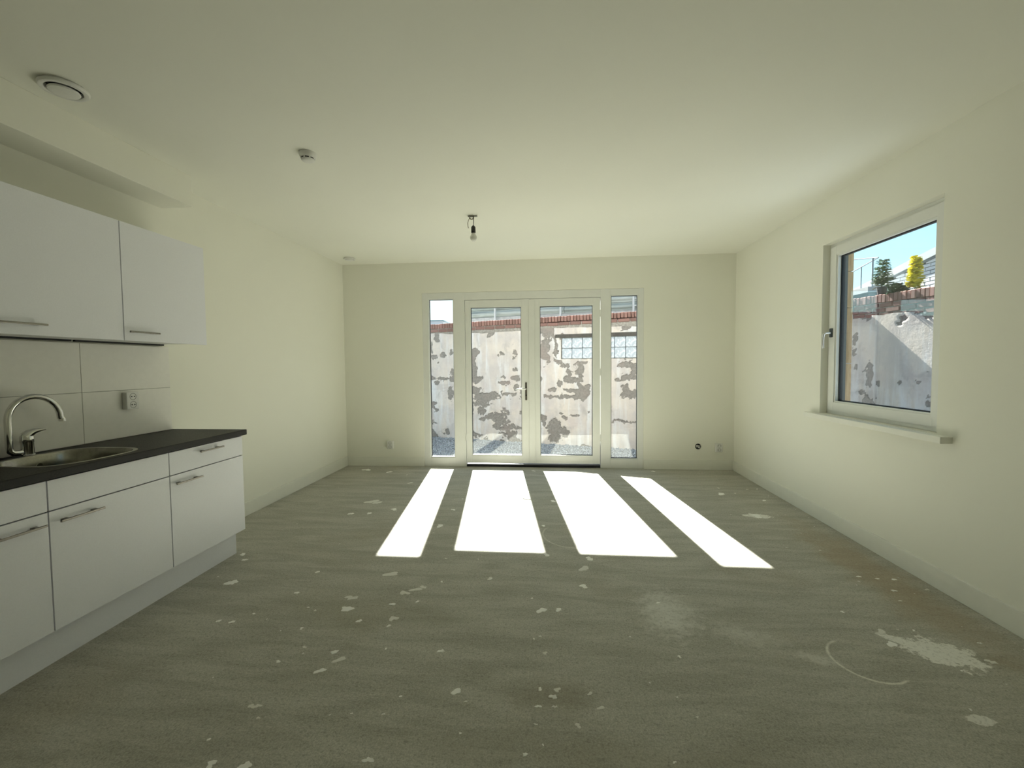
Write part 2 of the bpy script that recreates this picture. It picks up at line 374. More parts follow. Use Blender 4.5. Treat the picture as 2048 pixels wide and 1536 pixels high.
def leaf(x0, x1, gx0, gx1, z0, z1):
    lf = empty('door_leaf'); lf.parent = door; lf.location = Vector(((x0+x1)/2, D+.03, z0)) - door.location
    y0, y1 = D+.012, D+.08; gz0, gz1 = .148, 2.112
    sb = MB().box(x0, gx0, y0, y1, z0, z1, b=.004).box(gx1, x1, y0, y1, z0, z1, b=.004)
    sb.box(gx0-.004, gx1+.004, y0+.001, y1-.001, gz1, z1-.001).box(gx0-.004, gx1+.004, y0+.001, y1-.001, z0+.001, gz0)
    dch(sb, 'leaf_frame', M['frame'], lf)
    dch(bead(MB(), gx0+.012, gx1-.012, gz0+.012, gz1-.012, y0+.006, y0+.03, .013), 'glazing_bead', M['frame'], lf)
    dch(bead(MB(), gx0+.018, gx1-.018, gz0+.018, gz1-.018, y0+.03, y0+.05, .016), 'gasket', M['gasket'], lf)
    dch(MB().box(gx0+.004, gx1-.004, GY, GY+.006, gz0+.004, gz1-.004), 'pane', M['glass'], lf)
    return lf
lf1 = leaf(-1.117, -.275, -1.056, -.37, LZ0, TOP0)
lf2 = leaf(-.27, .631, -.15, .548, LZ0, TOP0)
dch(MB().box(-.282, -.205, D, D+.014, LZ0+.01, TOP0-.01, b=.003), 'cover_strip', M['frame'], lf2)
# handle: slim dark plate, lever bending back
dch(MB().box(-.335, -.309, D+.004, D+.013, .885, 1.118, b=.004), 'handle_plate', M['handle'], lf1)
hx = -.322
lev = [(hx, D+.006, 1.035), (hx, D-.035, 1.035), (hx-.008, D-.046, 1.035), (hx-.03, D-.05, 1.036), (hx-.09, D-.05, 1.034), (hx-.118, D-.047, 1.030), (hx-.128, D-.035, 1.024)]
dch(MB().tube(lev, .0095, 12), 'lever', M['alu'], lf1)
dch(MB().lathe([(.008, 0), (.008, .004)], (hx, D+.001, .95), 'Y', 12), 'keyhole', M['gasket'], lf1)
for z in (.35, 1.2, 1.95):
    dch(MB().lathe([(.008, 0), (.008, .09)], (-1.119, D+.004, z), 'Z', 10), 'hinge', M['frame'], lf1)
    dch(MB().lathe([(.008, 0), (.008, .09)], (.633, D+.004, z), 'Z', 10), 'hinge', M['frame'], lf2)

# ------------------------------------------------------------------ right window
win = struct(empty('window_1', (R+.06, (WY0+WY1)/2, WZ0)))
def wch(mb, name, m, parent=None):
    par = parent or win; o = mb.build(name, m); o.parent = par
    w = Vector((0, 0, 0)); q = par
    while q: w += q.location; q = q.parent
    o.location = -w; return o
FX = R+.045
def ring(mb, x0, x1, y0, y1, z0, z1, w, b=0.0):
    mb.box(x0, x1, y0, y0+w, z0, z1, b=b).box(x0, x1, y1-w, y1, z0, z1, b=b)
    mb.box(x0+e, x1-e, y0+w-e, y1-w+e, z1-w, z1-e).box(x0+e, x1-e, y0+w-e, y1-w+e, z0+e, z0+w); return mb
wch(ring(MB(), FX+.012, FX+.085, WY0, WY1, WZ0, WZ1, .05, .003), 'frame', M['frame'])
sash = empty('sash'); sash.parent = win; sash.location = Vector((FX, WY1, WZ0+.05)) - win.location
SY0, SY1, SZ0, SZ1 = WY0+.028, WY1-.028, WZ0+.028, WZ1-.028
wch(ring(MB(), FX, FX+.05, SY0, SY1, SZ0, SZ1, .072, .004), 'sash_frame', M['frame'], sash)
GY0, GY1, GZa, GZb = SY0+.072, SY1-.072, SZ0+.072, SZ1-.072
wch(ring(MB(), FX+.008, FX+.032, GY0-.002, GY1+.002, GZa-.002, GZb+.002, .014), 'glazing_bead', M['frame'], sash)
wch(ring(MB(), FX+.032, FX+.06, GY0-.002, GY1+.002, GZa-.002, GZb+.002, .021), 'gasket', M['gasket'], sash)
wch(MB().box(FX+.038, FX+.044, GY0, GY1, GZa, GZb), 'pane', M['glass'], sash)
hy, hz = SY1-.034, 1.59
wch(MB().box(FX-.012, FX+.001, hy-.016, hy+.016, hz-.038, hz+.038, b=.006), 'handle_rosette', M['outer_frame'], sash)
wch(MB().tube([(FX-.01, hy, hz), (FX-.048, hy, hz), (FX-.058, hy+.004, hz-.008), (FX-.06, hy+.01, hz-.035), (FX-.058, hy+.016, hz-.09), (FX-.052, hy+.02, hz-.125)], [.010, .010, .0105, .010, .0095, .008], 12), 'lever', M['alu'], sash)
wch(MB().box(R-.065, FX+.012, WY0-.105, WY1+.12, WZ0-.042, WZ0-.002, b=.004), 'window_sill', M['trim'])
# outside: dark outer frame, larch boards lining the reveal
for y0, y1 in ((WY0, WY0+.09), (WY1-.09, WY1)):
    wch(MB().box(FX+.05, FX+.10, y0+.002, y1-.002, WZ0+.05, WZ1-.05), 'outer_bead', M['outer_frame'])
zc = WZ0
for k, h_ in enumerate((.42, .46, .30, .22)):
    wch(MB().box(FX+.10, RO+.035, WY1-.062, WY1-.002, zc+.003, min(zc+h_, WZ1)-.003, b=.003), 'reveal_board', M['wood']); zc += h_
wch(MB().box(FX+.10, RO+.035, WY0+.002, WY0+.022, WZ0+.003, WZ1-.003, b=.003), 'reveal_board', M['wood'])

# ------------------------------------------------------------------ kitchen
KF, J0, J1, J2, J3 = -2.207, 1.085, 1.697, 2.3095, 2.913
DB, DL, WT, TH = .182, .719, .90, .038
G = .0028
def bar_handle(parent, x, yc, z, ln=.192):
    """flat bar on two feet, along Y, standing off +X"""
    mb = MB().box(x+.022, x+.031, yc-ln/2, yc+ln/2, z-.005, z+.005, b=.002)
    for s in (-1, 1):
        y = yc+s*ln*.33
        mb.add([(x, y-.011, z-.004), (x, y+.011, z-.004), (x, y+.011, z+.004), (x, y-.011, z+.004), (x+.023, y-.006, z-.004), (x+.023, y+.006, z-.004), (x+.023, y+.006, z+.004), (x+.023, y-.006, z+.004)],
               [(0, 1, 2, 3), (4, 7, 6, 5), (0, 4, 5, 1), (1, 5, 6, 2), (2, 6, 7, 3), (3, 7, 4, 0)])
    o = mb.build('handle', M['handle'], parent); w = Vector((0, 0, 0)); q = parent
    while q: w += q.location; q = q.parent
    o.location = -w; return o
def part(mb, name, m, parent):
    o = mb.build(name, m, parent); w = Vector((0, 0, 0)); q = parent
    while q: w += q.location; q = q.parent
    o.location = -w; return o
KL = [(J0, J1, 'drawer', J1-.122, 'white base cabinet whose door handle ends at the joint beside the sink unit'),
      (J1, J2, 'panel', J1+.122, 'white base cabinet with a plain handleless panel over its door, under the sink'),
      (J2, J3, 'drawer', J2+.115, 'white base cabinet with a narrow drawer, at the open end of the worktop')]
for y0, y1, kind, hyc, lab in KL:
    c = tag(empty('base_cabinet', ((L+KF)/2, (y0+y1)/2, DB)), lab, 'cabinet', 'base cabinets of the kitchen block')
    bd = MB().box(L+.02, KF-.019, y0+.0006, y0+.0166, DB-.002, WT-TH-.001).box(L+.02, KF-.019, y1-.0166, y1-.0006, DB-.002, WT-TH-.001)
    bd.box(L+.02, KF-.019, y0+.0166, y1-.0166, DB-.002, DB+.014).box(L+.02, L+.028, y0+.0166, y1-.0166, DB+.014, WT-TH-.001)
    part(bd, 'body', M['cabinet_core'], c)
    part(MB().box(KF-.0188, KF-.0165, y0+.0007, y1-.0007, DB, WT-TH-.003), 'edge_shadow', M['seam'], c)
    d = part(MB().box(KF-.018, KF, y0+G, y1-G, DB-.002, DL-G, b=.0012), 'door', M['cabinet'], c)
    bar_handle(d, KF, hyc, .668)
    d = part(MB().box(KF-.018, KF, y0+G, y1-G, DL+G, WT-TH-.006, b=.0012), 'drawer' if kind == 'drawer' else 'blind_panel', M['cabinet'], c)
    if kind == 'drawer': bar_handle(d, KF, (y0+y1)/2-.005, .822)
pl = MB().box(-2.297, -2.281, J0, J3-.004, 0, DB-.004).box(L+.02, -2.297, J3-.02, J3-.004, 0, DB-.004)
tag(pl.build('plinth', M['cabinet']), 'white recessed plinth running under the base cabinets', 'plinth')
# worktop with a cut-out for the sink
def rsq(cx, cy_, hx_, hy_, p, n):
    out = []
    for k in range(n):
        a = 2*math.pi*k/n; ca, sa = math.cos(a), math.sin(a)
        out.append((cx+hx_*math.copysign(abs(ca)**(2/p), ca), cy_+hy_*math.copysign(abs(sa)**(2/p), sa)))
    return out
SCX, SCY, SHX, SHY, NS = -2.455, 1.992, .222, .243, 64
W0, W1, WYa, WYb = L+.001, -2.192, J0-.005, 2.943
def rect_ring(n):
    out = []
    for k in range(n):
        a = 2*math.pi*k/n; ca, sa = math.cos(a), math.sin(a)
        tx = ((W1 if ca > 0 else W0)-SCX)/ca if abs(ca) > 1e-9 else 1e9
        ty = ((WYb if sa > 0 else WYa)-SCY)/sa if abs(sa) > 1e-9 else 1e9
        t = min(tx, ty); out.append((SCX+t*ca, SCY+t*sa))
    for X in (W0, W1):
        for Y in (WYa, WYb):
            k = min(range(n), key=lambda i: (out[i][0]-X)**2+(out[i][1]-Y)**2); out[k] = (X, Y)
    return out
inn = rsq(SCX, SCY, SHX-.012, SHY-.012, 3.4, NS); outr = rect_ring(NS)
mb = MB(); V = [(x, y, WT) for x, y in inn]+[(x, y, WT) for x, y in outr]+[(x, y, WT-TH) for x, y in outr]+[(x, y, WT-TH) for x, y in inn]
Fc = []
for i in range(NS):
    j = (i+1) % NS
    for a in range(4):
        b = (a+1) % 4; Fc.append((a*NS+i, a*NS+j, b*NS+j, b*NS+i))
mb.add(V, Fc)
wt = tag(mb.build('worktop', M['worktop']), 'dark stone-look worktop along the tiled splashback', 'worktop')
bv = wt.modifiers.new('edge', 'BEVEL'); bv.width = .004; bv.segments = 2; bv.limit_method = 'ANGLE'; bv.angle_limit = math.radians(60)
# sink
sk = tag(empty('sink', (SCX, SCY, WT)), 'stainless steel single-bowl sink let into the dark worktop', 'sink')
prof = [(0, .0008), (-.001, .003), (-.010, .0035), (-.017, .001), (-.021, -.012), (-.026, -.06), (-.032, -.12), (-.05, -.148), (-.09, -.158), (-.17, -.162), (-.195, -.165)]
rings = [[(x, y, WT+z) for x, y in rsq(SCX, SCY, SHX+o, SHY+o, 3.4-(1.4*min(1, -o/.2)), NS)] for o, z in prof]
mb = MB(); V = [p for r in rings for p in r]; nr = len(rings)
mb.add(V, [(a*NS+i, a*NS+(i+1) % NS, (a+1)*NS+(i+1) % NS, (a+1)*NS+i) for a in range(nr-1) for i in range(NS)], True)
part(mb, 'bowl', M['steel'], sk)
part(MB().lathe([(.055, -.166), (.055, -.161), (.042, -.160), (.038, -.164), (.005, -.164)], (SCX, SCY, WT), 'Z', 28), 'drain', M['chrome'], sk)
part(MB().lathe([(.014, 0), (.014, .003), (.004, .003)], (SCX-.197, SCY+.02, WT-.055), 'X', 16), 'overflow', M['chrome'], sk)
# tap
TX, TY = -2.700, 2.000
tp = tag(empty('kitchen_tap', (TX, TY, WT)), 'chrome swan-neck kitchen tap behind the sink', 'tap')
part(MB().lathe([(.029, 0), (.029, .006), (.0255, .010), (.0255, .068), (.027, .072), (.027, .096), (.0235, .108), (.012, .114)], (TX, TY, WT), 'Z', 28), 'body', M['chrome'], tp)
lv = MB()
P = [(TX, TY-.006, WT+.100), (TX+.007, TY+.008, WT+.116), (TX+.017, TY+.025, WT+.126), (TX+.030, TY+.044, WT+.130), (TX+.038, TY+.058, WT+.131)]
lv.tube(P, [.025, .021, .014, .008, .0045], 14); part(lv, 'lever', M['chrome'], tp)
sx, sy_ = TX-.010, TY-.068
pts = [(TX, TY, WT+.022), (TX-.005, TY-.035, WT+.022), (sx+.001, sy_+.014, WT+.024), (sx, sy_+.003, WT+.034), (sx, sy_, WT+.055), (sx, sy_, WT+.19)]
ex, ey = TX+.052, TY+.118
for k in range(1, 15):
    a = math.pi*1.0*k/14; t = (1-math.cos(a))/2; pts.append((sx+(ex-sx)*t, sy_+(ey-sy_)*t, WT+.19+.118*math.sin(a)+(-.004*t)))
pts.append((ex+.003, ey+.005, WT+.176))
part(MB().tube(pts, .0145, 16), 'spout', M['chrome'], tp)
part(MB().lathe([(.0155, 0), (.0155, .016), (.011, .017)], (ex+.003, ey+.005, WT+.165), 'Z', 20), 'aerator', M['alu'], tp)
# tiles
gt = box('grout', M['grout'], wall_left, L, L+.007, 1.124, 2.923, WT+.001, 1.497)
for y0 in (2.3255, 1.7255, 1.1255):
    for z0, z1 in ((WT+.002, 1.2050), (1.2080, 1.499)):
        box('tile', M['tile'], wall_left, L+.0005, L+.010, y0, y0+.5970, z0, z1, b=.0012)
# wall cabinets
UF, UB, UT, U = -2.417, 1.509, 2.18, (1.671, 2.2765, 2.875)
UL = ['white wall cabinet above the sink', 'white wall cabinet at the open end, above the double socket']
for i in range(2):
    y0, y1 = U[i], U[i+1]
    c = tag(empty('wall_cabinet', ((L+UF)/2, (y0+y1)/2, UB)), UL[i], 'cabinet', 'wall cabinets of the kitchen block')
    part(MB().box(L+.012, UF-.019, y0+.0006, y1-.0006, UB+.006, UT), 'body', M['cabinet_core'], c)
    part(MB().box(UF-.0188, UF-.0165, y0+.0007, y1-.0007, UB+.008, UT-.003), 'edge_shadow', M['seam'], c)
    d = part(MB().box(UF-.018, UF, y0+G, y1-G, UB-.002, UT, b=.0012), 'door', M['cabinet'], c)
    bar_handle(d, UF, (1.785, 2.384)[i], 1.558, .190)
    part(MB().box(L+.012, L+.03, y0+.01, y1-.01, UB-.004, UB+.006), 'shadow_gap_strip', M['seam'], c)  # dark strip painted in as the shadow gap between tiles and cabinet

# ------------------------------------------------------------------ sockets, junction box
def socket(loc, axis, label, w=.084, h=.112, dpt=.036):
    t = tag(empty('wall_socket', loc), label, 'socket', 'double wall sockets')
    def pb(x0, x1, d0, d1, z0, z1, b): # x lateral, d out of the wall
        return MB().box(d0, d1, x0, x1, z0, z1, b=b) if axis == 'X' else MB().box(x0, x1, -d1, -d0, z0, z1, b=b)
    pb(-w/2, w/2, 0, dpt, -h/2, h/2, .006).build('plate', M['plastic'], t)
    for s in (-1, 1):
        z = s*h*.235
        if axis == 'X':
            r1 = MB().lathe([(.0225, dpt-.001), (.0225, dpt+.001), (.020, dpt+.001), (.019, dpt-.0005)], (0, 0, z), 'X', 24).build('socket_insert', M['recess'], t)
            MB().lathe([(.004, dpt), (.004, dpt+.0016)], (0, -.0095, z), 'X', 10).lathe([(.004, dpt), (.004, dpt+.0016)], (0, .0095, z), 'X', 10).build('pin_holes', M['black'], r1)
        else:
            r1 = MB().lathe([(.0225, -dpt+.001), (.0225, -dpt-.001), (.020, -dpt-.001), (.019, -dpt+.0005)], (0, 0, z), 'Y', 24).build('socket_insert', M['recess'], t)
            MB().lathe([(.004, -dpt-.0016), (.004, -dpt)], (-.0095, 0, z), 'Y', 10).lathe([(.004, -dpt-.0016), (.004, -dpt)], (.0095, 0, z), 'Y', 10).build('pin_holes', M['black'], r1)
    return t
socket((L+.010, 2.6025, 1.137), 'X', 'white double socket mounted on the kitchen tiles')
socket((-2.15, D, .29), 'Y', 'white double socket low on the wall, between garden door and kitchen-side corner')
socket((2.098, D, .286), 'Y', 'white double socket low on the wall, beside the open junction box')
jb = tag(empty('junction_box', (1.85, D, .296)), 'open round junction box with cut wires above the baseboard', 'junction box')
MB().lathe([(.036, -.001), (.036, -.006), (.031, -.006), (.031, -.001)], (0, 0, 0), 'Y', 28).build('rim', M['black'], jb)
MB().lathe([(.031, -.0012), (.031, -.0025)], (0, 0, 0), 'Y', 28).build('cavity', M['seam'], jb)
for za, zb in ((.010, .004), (-.006, -.016)):
    MB().tube([(-.026, -.004, za), (-.008, -.012, za+.006), (.010, -.012, zb), (.025, -.005, zb+.004)], .0055, 8).build('wire', M['plastic'], jb)

# ------------------------------------------------------------------ ceiling things
def vent(x, y, r, label):
    t = tag(empty('ceiling_vent', (x, y, H)), label, 'vent', 'round ceiling valves')
    MB().lathe([(r*.90, 0), (r*.92, -.006), (r, -.009), (r, -.014), (r*.96, -.021), (r*.86, -.024), (r*.75, -.020), (r*.70, -.006), (r*.68, 0)], n=48).build('collar', M['plastic'], t)
    MB().lathe([(r*.70, -.0005), (r*.70, -.002)], n=40).build('throat', M['seam'], t)
    MB().lathe([(r*.1, -.002), (r*.40, -.006), (r*.60, -.018), (r*.64, -.023), (r*.61, -.029), (r*.3, -.033), (r*.05, -.034)], n=48).build('disc', M['plastic'], t)
vent(-2.318, 1.945, .092, 'white round ceiling valve above the wall cabinets')
vent(-2.50, 5.30, .072, 'white round ceiling valve in the corner near the garden door wall')
t = tag(empty('smoke_detector', (-1.528, 2.69, H)), 'white domed smoke detector on the ceiling', 'smoke detector')
MB().lathe([(.052, 0), (.052, -.012), (.050, -.016), (.046, -.030), (.040, -.034)], n=36).build('base', M['plastic'], t)
MB().lathe([(.0405, -.032), (.0405, -.040)], n=36).build('smoke_slots', M['black'], t)
for k in range(8):
    a = 2*math.pi*k/8; MB().box(-.004, .004, .0375, .0425, -.041, -.032).build('rib', M['plastic'], t).rotation_euler = (0, 0, a)
MB().lathe([(.0405, -.040), (.038, -.046), (.030, -.052), (.012, -.054)], n=36).build('cap', M['plastic'], t)
t = tag(empty('pendant_bulb', (-.700, 3.945, H)), 'bare opal bulb in a black lamp holder hanging from the ceiling', 'light bulb')
MB().box(-.04, .045, -.012, .012, -.010, -.001, b=.003).box(-.03, .01, -.022, .022, -.007, -.0005).build('ceiling_bracket', M['steel'], t)
MB().tube([(.012, 0, -.006), (.010, .004, -.022), (-.004, .006, -.032), (-.018, .002, -.030), (-.026, 0, -.016)], .005, 8).build('hook', M['wire'], t)
MB().tube([(-.02, 0, -.012), (-.034, -.004, -.040), (-.042, -.006, -.068), (-.040, -.004, -.098), (-.036, -.002, -.112)], .0028, 8).build('loose_wire', M['wire'], t)
MB().tube([(.006, 0, -.012), (.012, 0, -.04), (.010, 0, -.07), (.008, 0, -.098)], .0032, 8).build('cable', M['black'], t)
MB().lathe([(.006, -.088), (.013, -.096), (.0195, -.104), (.0205, -.150), (.0185, -.156)], (.008, 0, 0), n=24).build('lamp_holder', M['black'], t)
MB().lathe([(.0135, -.150), (.0145, -.160), (.022, -.172), (.0295, -.188), (.0305, -.200), (.026, -.216), (.015, -.227), (.003, -.230)], (.008, 0, 0), n=28).build('bulb', M['bulb'], t)

# ------------------------------------------------------------------ plaster splats on the screed (parts of the floor)
def splat_mesh(k, m):
    rs = random.Random(100+k); n = 18; V = []; ph = [rs.random()*6.28 for _ in range(3)]; am = [rs.uniform(.1, .35), rs.uniform(.05, .28), rs.uniform(.05, .18)]
    for ring_, (s, z) in enumerate(((1, .0002), (.86, .0016))):
        for i in range(n):
            a = 2*math.pi*i/n; r = 1+am[0]*math.sin(2*a+ph[0])+am[1]*math.sin(3*a+ph[1])+am[2]*math.sin(5*a+ph[2])+rs.uniform(-.14, .14)
            V.append((r*s*math.cos(a), r*s*math.sin(a), z))
    V.append((0, 0, .0019))
    Fc = [(i, (i+1) % n, n+(i+1) % n, n+i) for i in range(n)]+[(n+i, n+(i+1) % n, 2*n) for i in range(n)]
    mb = MB(); mb.add(V, Fc, False); return mb.mesh('plaster_splat', m)
SM = [splat_mesh(k, M['splat']) for k in range(7)]; FM = [splat_mesh(20+k, M['film']) for k in range(5)]
def splat(p, rx, ry, rz, film=False):
    if not (L+.03 < p.x < R-.03 and .9 < p.y < D-.04) or (p.x < -2.27 and p.y < 2.95): return
    inst('plaster_splat', random.choice(FM if film else SM), floor, (p.x, p.y, 0), rz, (rx, ry, 1))
def spx(zx, zy, r, ox, oy, sc, film=False, asp=None):
    x, y = ox+zx/sc, oy+zy/sc; p = hit(x, y, 2, 0); q = hit(x+r/sc, y, 2, 0); rr = (q-p).length
    splat(p, rr, rr*(asp if asp else random.uniform(.6, 1.0)), random.uniform(-.5, .5), film)
S1 = [(145,148,26,0),(688,218,28,1),(670,268,28,0),(875,247,15,0),(930,195,24,1),(985,180,24,1),(1015,170,15,1),(870,110,26,1),(547,550,23,0),(612,465,17,0),(635,500,24,1),(356,508,12,0),(475,443,11,1),(1165,645,22,0),(1097,460,14,0),(1555,275,23,0),(1632,272,16,0),(1607,668,16,0),(1625,637,16,1),(1615,715,12,1),(1720,800,15,1),(765,957,23,0),(1480,932,11,0),(235,712,16,1),(265,710,15,1),(50,975,22,0),(205,985,30,0),(725,323,12,0),(860,345,10,0),(880,312,20,1),(85,323,10,0),(145,328,13,0),(245,290,8,0),(462,357,9,0),(440,195,11,0),(1745,165,18,0),(990,235,9,0),(913,667,8,0),(1548,634,10,0),(1527,795,10,1),(835,748,7,0),(1185,835,7,0),(1825,720,16,1),(1775,655,12,1),(535,100,10,0),(1560,888,6,0),(40,863,8,0),(265,765,9,1),(195,20,16,0),(203,45,13,0),(1100,145,8,0),(1320,130,13,1),(590,752,6,0),(690,745,6,0),(1210,690,6,0),(1570,470,11,1),(1520,405,6,0),(1548,393,6,0)]
for zx, zy, r, f in S1: spx(zx, zy, r, 400, 1100, 2.2756, bool(f))
S2 = [(1690,200,17,0),(75,90,18,0),(100,235,26,1),(125,240,18,1),(200,270,14,0),(90,288,10,0),(410,345,16,0),(2025,260,14,0),(895,478,14,0),(1090,495,18,0),(1065,540,24,1),(925,233,13,0),(880,345,9,0),(275,150,11,1),(1380,97,9,0),(1850,300,22,0),(960,170,8,0),(640,587,9,0),(470,272,9,0),(810,190,8,1),(1885,230,9,0),(5,290,12,0),(835,95,9,1),(180,100,12,0)]
for zx, zy, r, f in S2: spx(zx, zy, r, 700, 900, 2.2756, bool(f), .9)
S3 = [(1250,8,12,0),(1340,18,10,0),(1420,22,10,0),(1170,178,9,0),(280,135,9,0),(383,395,9,0),(373,592,7,0),(240,522,6,0),(470,688,7,1),(1790,652,8,0),(360,906,10,0),(145,298,6,0),(1360,275,22,1),(1410,335,22,0),(1890,420,22,1),(1835,330,12,1),(1515,268,7,0),(1580,70,8,1),(1450,125,9,1)]
for zx, zy, r, f in S3: spx(zx, zy, r, 1200, 1150, 2.415, bool(f))
rs = random.Random(5)
for k in range(130):
    x = rs.choice([rs.uniform(L+.1, R-.05), rs.gauss(-1.2, .7), rs.gauss(R-.25, .25)]); y = rs.uniform(1.1, 5.5); r = min(.014, rs.lognormvariate(-5.25, .45))
    splat(Vector((x, y, 0)), r, r*rs.uniform(.5, 1), rs.uniform(0, 3.1), rs.random() < .3)

# ------------------------------------------------------------------ outside: ground, gravel
ZG = -.15
ground = struct(MB().box(-14, 14, 5.0, 45, -.5, ZG-.02).box(RO-.02, 14, B-4, 5.0, -.5, ZG-.02).build('ground', M['gravel']))
A0 = Vector((-1.603, 8.724)); SL = -.3044
def wall_y(x): return A0.y+SL*(x-A0.x) if x < 1.6 else (A0.y+SL*(1.6-A0.x))+(6.60-(A0.y+SL*(1.6-A0.x)))*(x-1.6)/(4.27-1.6)
gv = []; gf = []
ico = bmesh.new(); bmesh.ops.create_icosphere(ico, subdivisions=1, radius=1); iv = np.array([v.co[:] for v in ico.verts]); iff = np.array([[v.index for v in f.verts] for f in ico.faces]); ico.free()
P = []
while len(P) < 13000:
    x = RNG.uniform(-3.6, 2.6); y = RNG.uniform(6.3, 9.8)
    if y < wall_y(x)-.02: P.append((x, y))
P = np.array(P); n = len(P)
sc = RNG.uniform(.009, .019, (n, 1, 1))*RNG.uniform(.6, 1.2, (n, 1, 3)); jit = 1+RNG.uniform(-.25, .25, (n, 12, 1))
ang = RNG.uniform(0, 6.28, n); V = iv[None]*sc*jit; ca, sa = np.cos(ang)[:, None], np.sin(ang)[:, None]
V = np.stack([V[..., 0]*ca-V[..., 1]*sa, V[..., 0]*sa+V[..., 1]*ca, V[..., 2]], -1)
V += np.concatenate([P, (ZG-.012+RNG.uniform(-.004, .006, n))[:, None]], 1)[:, None]
Fa = (iff[None]+(np.arange(n)*12)[:, None, None]).reshape(-1, 3)
me = bpy.data.meshes.new('gravel'); me.vertices.add(n*12); me.vertices.foreach_set('co', V.reshape(-1).astype(np.float32))
me.loops.add(len(Fa)*3); me.loops.foreach_set('vertex_index', Fa.reshape(-1).astype(np.int32)); me.polygons.add(len(Fa)); me.polygons.foreach_set('loop_start', np.arange(0, len(Fa)*3, 3, dtype=np.int32)); me.update(calc_edges=True)
me.materials.append(M['gravel']); g = bpy.data.objects.new('gravel', me); COL.objects.link(g)
tag(g, 'loose grey gravel covering the yard in front of the old wall', 'gravel', kind='stuff')

# ------------------------------------------------------------------ old garden wall
def vnoise(x, y, seed):
    r = np.random.RandomState(seed); T = r.rand(257, 257); xi = np.floor(x).astype(int); yi = np.floor(y).astype(int); fx = x-xi; fy = y-yi
    fx = fx*fx*(3-2*fx); fy = fy*fy*(3-2*fy); a = T[xi % 256, yi % 256]; b = T[(xi+1) % 256, yi % 256]; c = T[xi % 256, (yi+1) % 256]; d = T[(xi+1) % 256, (yi+1) % 256]
    return (a*(1-fx)+b*fx)*(1-fy)+(c*(1-fx)+d*fx)*fy
def fbm(x, y, sc_, seed, oct_=4):
    o = 0; a = .5; tot = 0
    for k in range(oct_): o = o+a*vnoise(x*sc_+31.7*k+50, y*sc_+17.3*k+50, seed+k); tot += a; a *= .55; sc_ *= 2.05
    return o/tot
def patch(name, origin, ux, length, z0, ztop, step, ells, parent, hole=None, thick=.22, seed=3, extra=0.0, rough_=1.0):
    """peeling plaster face: a grid in the wall plane, peeled areas recessed; ztop(s) gives the ragged upper edge"""
    ns = max(2, int(length/step)+1); nz = max(2, int((2.13-z0)/step)+1)
    s = np.linspace(0, length, ns); Z = np.linspace(0, 1, nz); S, T = np.meshgrid(s, Z, indexing='ij'); zt = ztop(S); ZZ = z0+(zt-z0)*T
    wx = S+.10*(fbm(S, ZZ, 4.5, seed)-.5)+.09*(fbm(S, ZZ, 13, seed+9)-.5)+.03*(fbm(S, ZZ, 34, seed+13)-.5); wz = ZZ+.10*(fbm(S, ZZ, 4.5, seed+20)-.5)+.09*(fbm(S, ZZ, 13, seed+29)-.5)+.03*(fbm(S, ZZ, 34, seed+33)-.5)
    Fd = np.full(S.shape, -9.0)
    for (cs, cz, rs_, rz_) in ells:
        d = np.sqrt(((wx-cs)/rs_)**2+((wz-cz)/rz_)**2); Fd = np.maximum(Fd, (1-d)*np.minimum(1, max(rs_, rz_)/.12+.4))
    Fd = Fd+.9*(fbm(S, ZZ, 15, seed+40, 4)-.5)+.8*(fbm(S, ZZ, 38, seed+45, 3)-.5)
    gen = fbm(S, ZZ, 2.6, seed+60, 6); low = np.clip((.22-(ZZ-z0))/.22, 0, 1)
    Fd = np.maximum(Fd, (gen-.652+extra+.10*low)*5)
    peel = np.clip(Fd/.12*.5+.5, 0, 1)
    nrm = Vector((ux.y, -ux.x, 0))       # towards the house
    off = .010*(1-peel)+rough_*(.012*(fbm(S, ZZ, 3, seed+80)-.5)+.004*(fbm(S, ZZ, 20, seed+90)-.5))
    co = np.stack([origin.x+ux.x*S+nrm.x*off, origin.y+ux.y*S+nrm.y*off, ZZ], -1).reshape(-1, 3)
    idx = np.arange(ns*nz).reshape(ns, nz); q = np.stack([idx[:-1, :-1], idx[1:, :-1], idx[1:, 1:], idx[:-1, 1:]], -1).reshape(-1, 4)
    if hole:
        cs_ = (S[:-1, :-1]+step/2).reshape(-1); cz_ = ((ZZ[:-1, :-1]+ZZ[1:, 1:])/2).reshape(-1)
        q = q[~((cs_ > hole[0]) & (cs_ < hole[1]) & (cz_ > hole[2]) & (cz_ < hole[3]))]
    me = bpy.data.meshes.new(name); me.from_pydata(co.tolist(), [], q.tolist()); me.update()
    at = me.attributes.new('peel', 'FLOAT', 'POINT'); at.data.foreach_set('value', peel.reshape(-1).astype(np.float32))
    uvl = me.uv_layers.new(name='UVMap'); li = np.zeros(len(me.loops), np.int32); me.loops.foreach_get('vertex_index', li)
    uvs = np.stack([S.reshape(-1)+seed*3, ZZ.reshape(-1)], -1)[li]; uvl.data.foreach_set('uv', uvs.reshape(-1).astype(np.float32))
    me.polygons.foreach_set('use_smooth', np.ones(len(me.polygons), bool)); me.materials.append(M['plaster'])
    o = bpy.data.objects.new(name, me); COL.objects.link(o); o.parent = parent; return o
UX = Vector((1, SL)).normalized(); UX3 = Vector((UX.x, UX.y, 0)); NRM = Vector((UX.y, -UX.x, 0))
SX0 = -4.2; ORG = Vector((SX0, wall_y(SX0), 0))
def on_wall(px, py):
    d = ray(px, py); t = (ORG-CAM).dot(NRM)/d.dot(NRM); p = CAM+d*t; return (p-ORG).dot(UX3), p.z
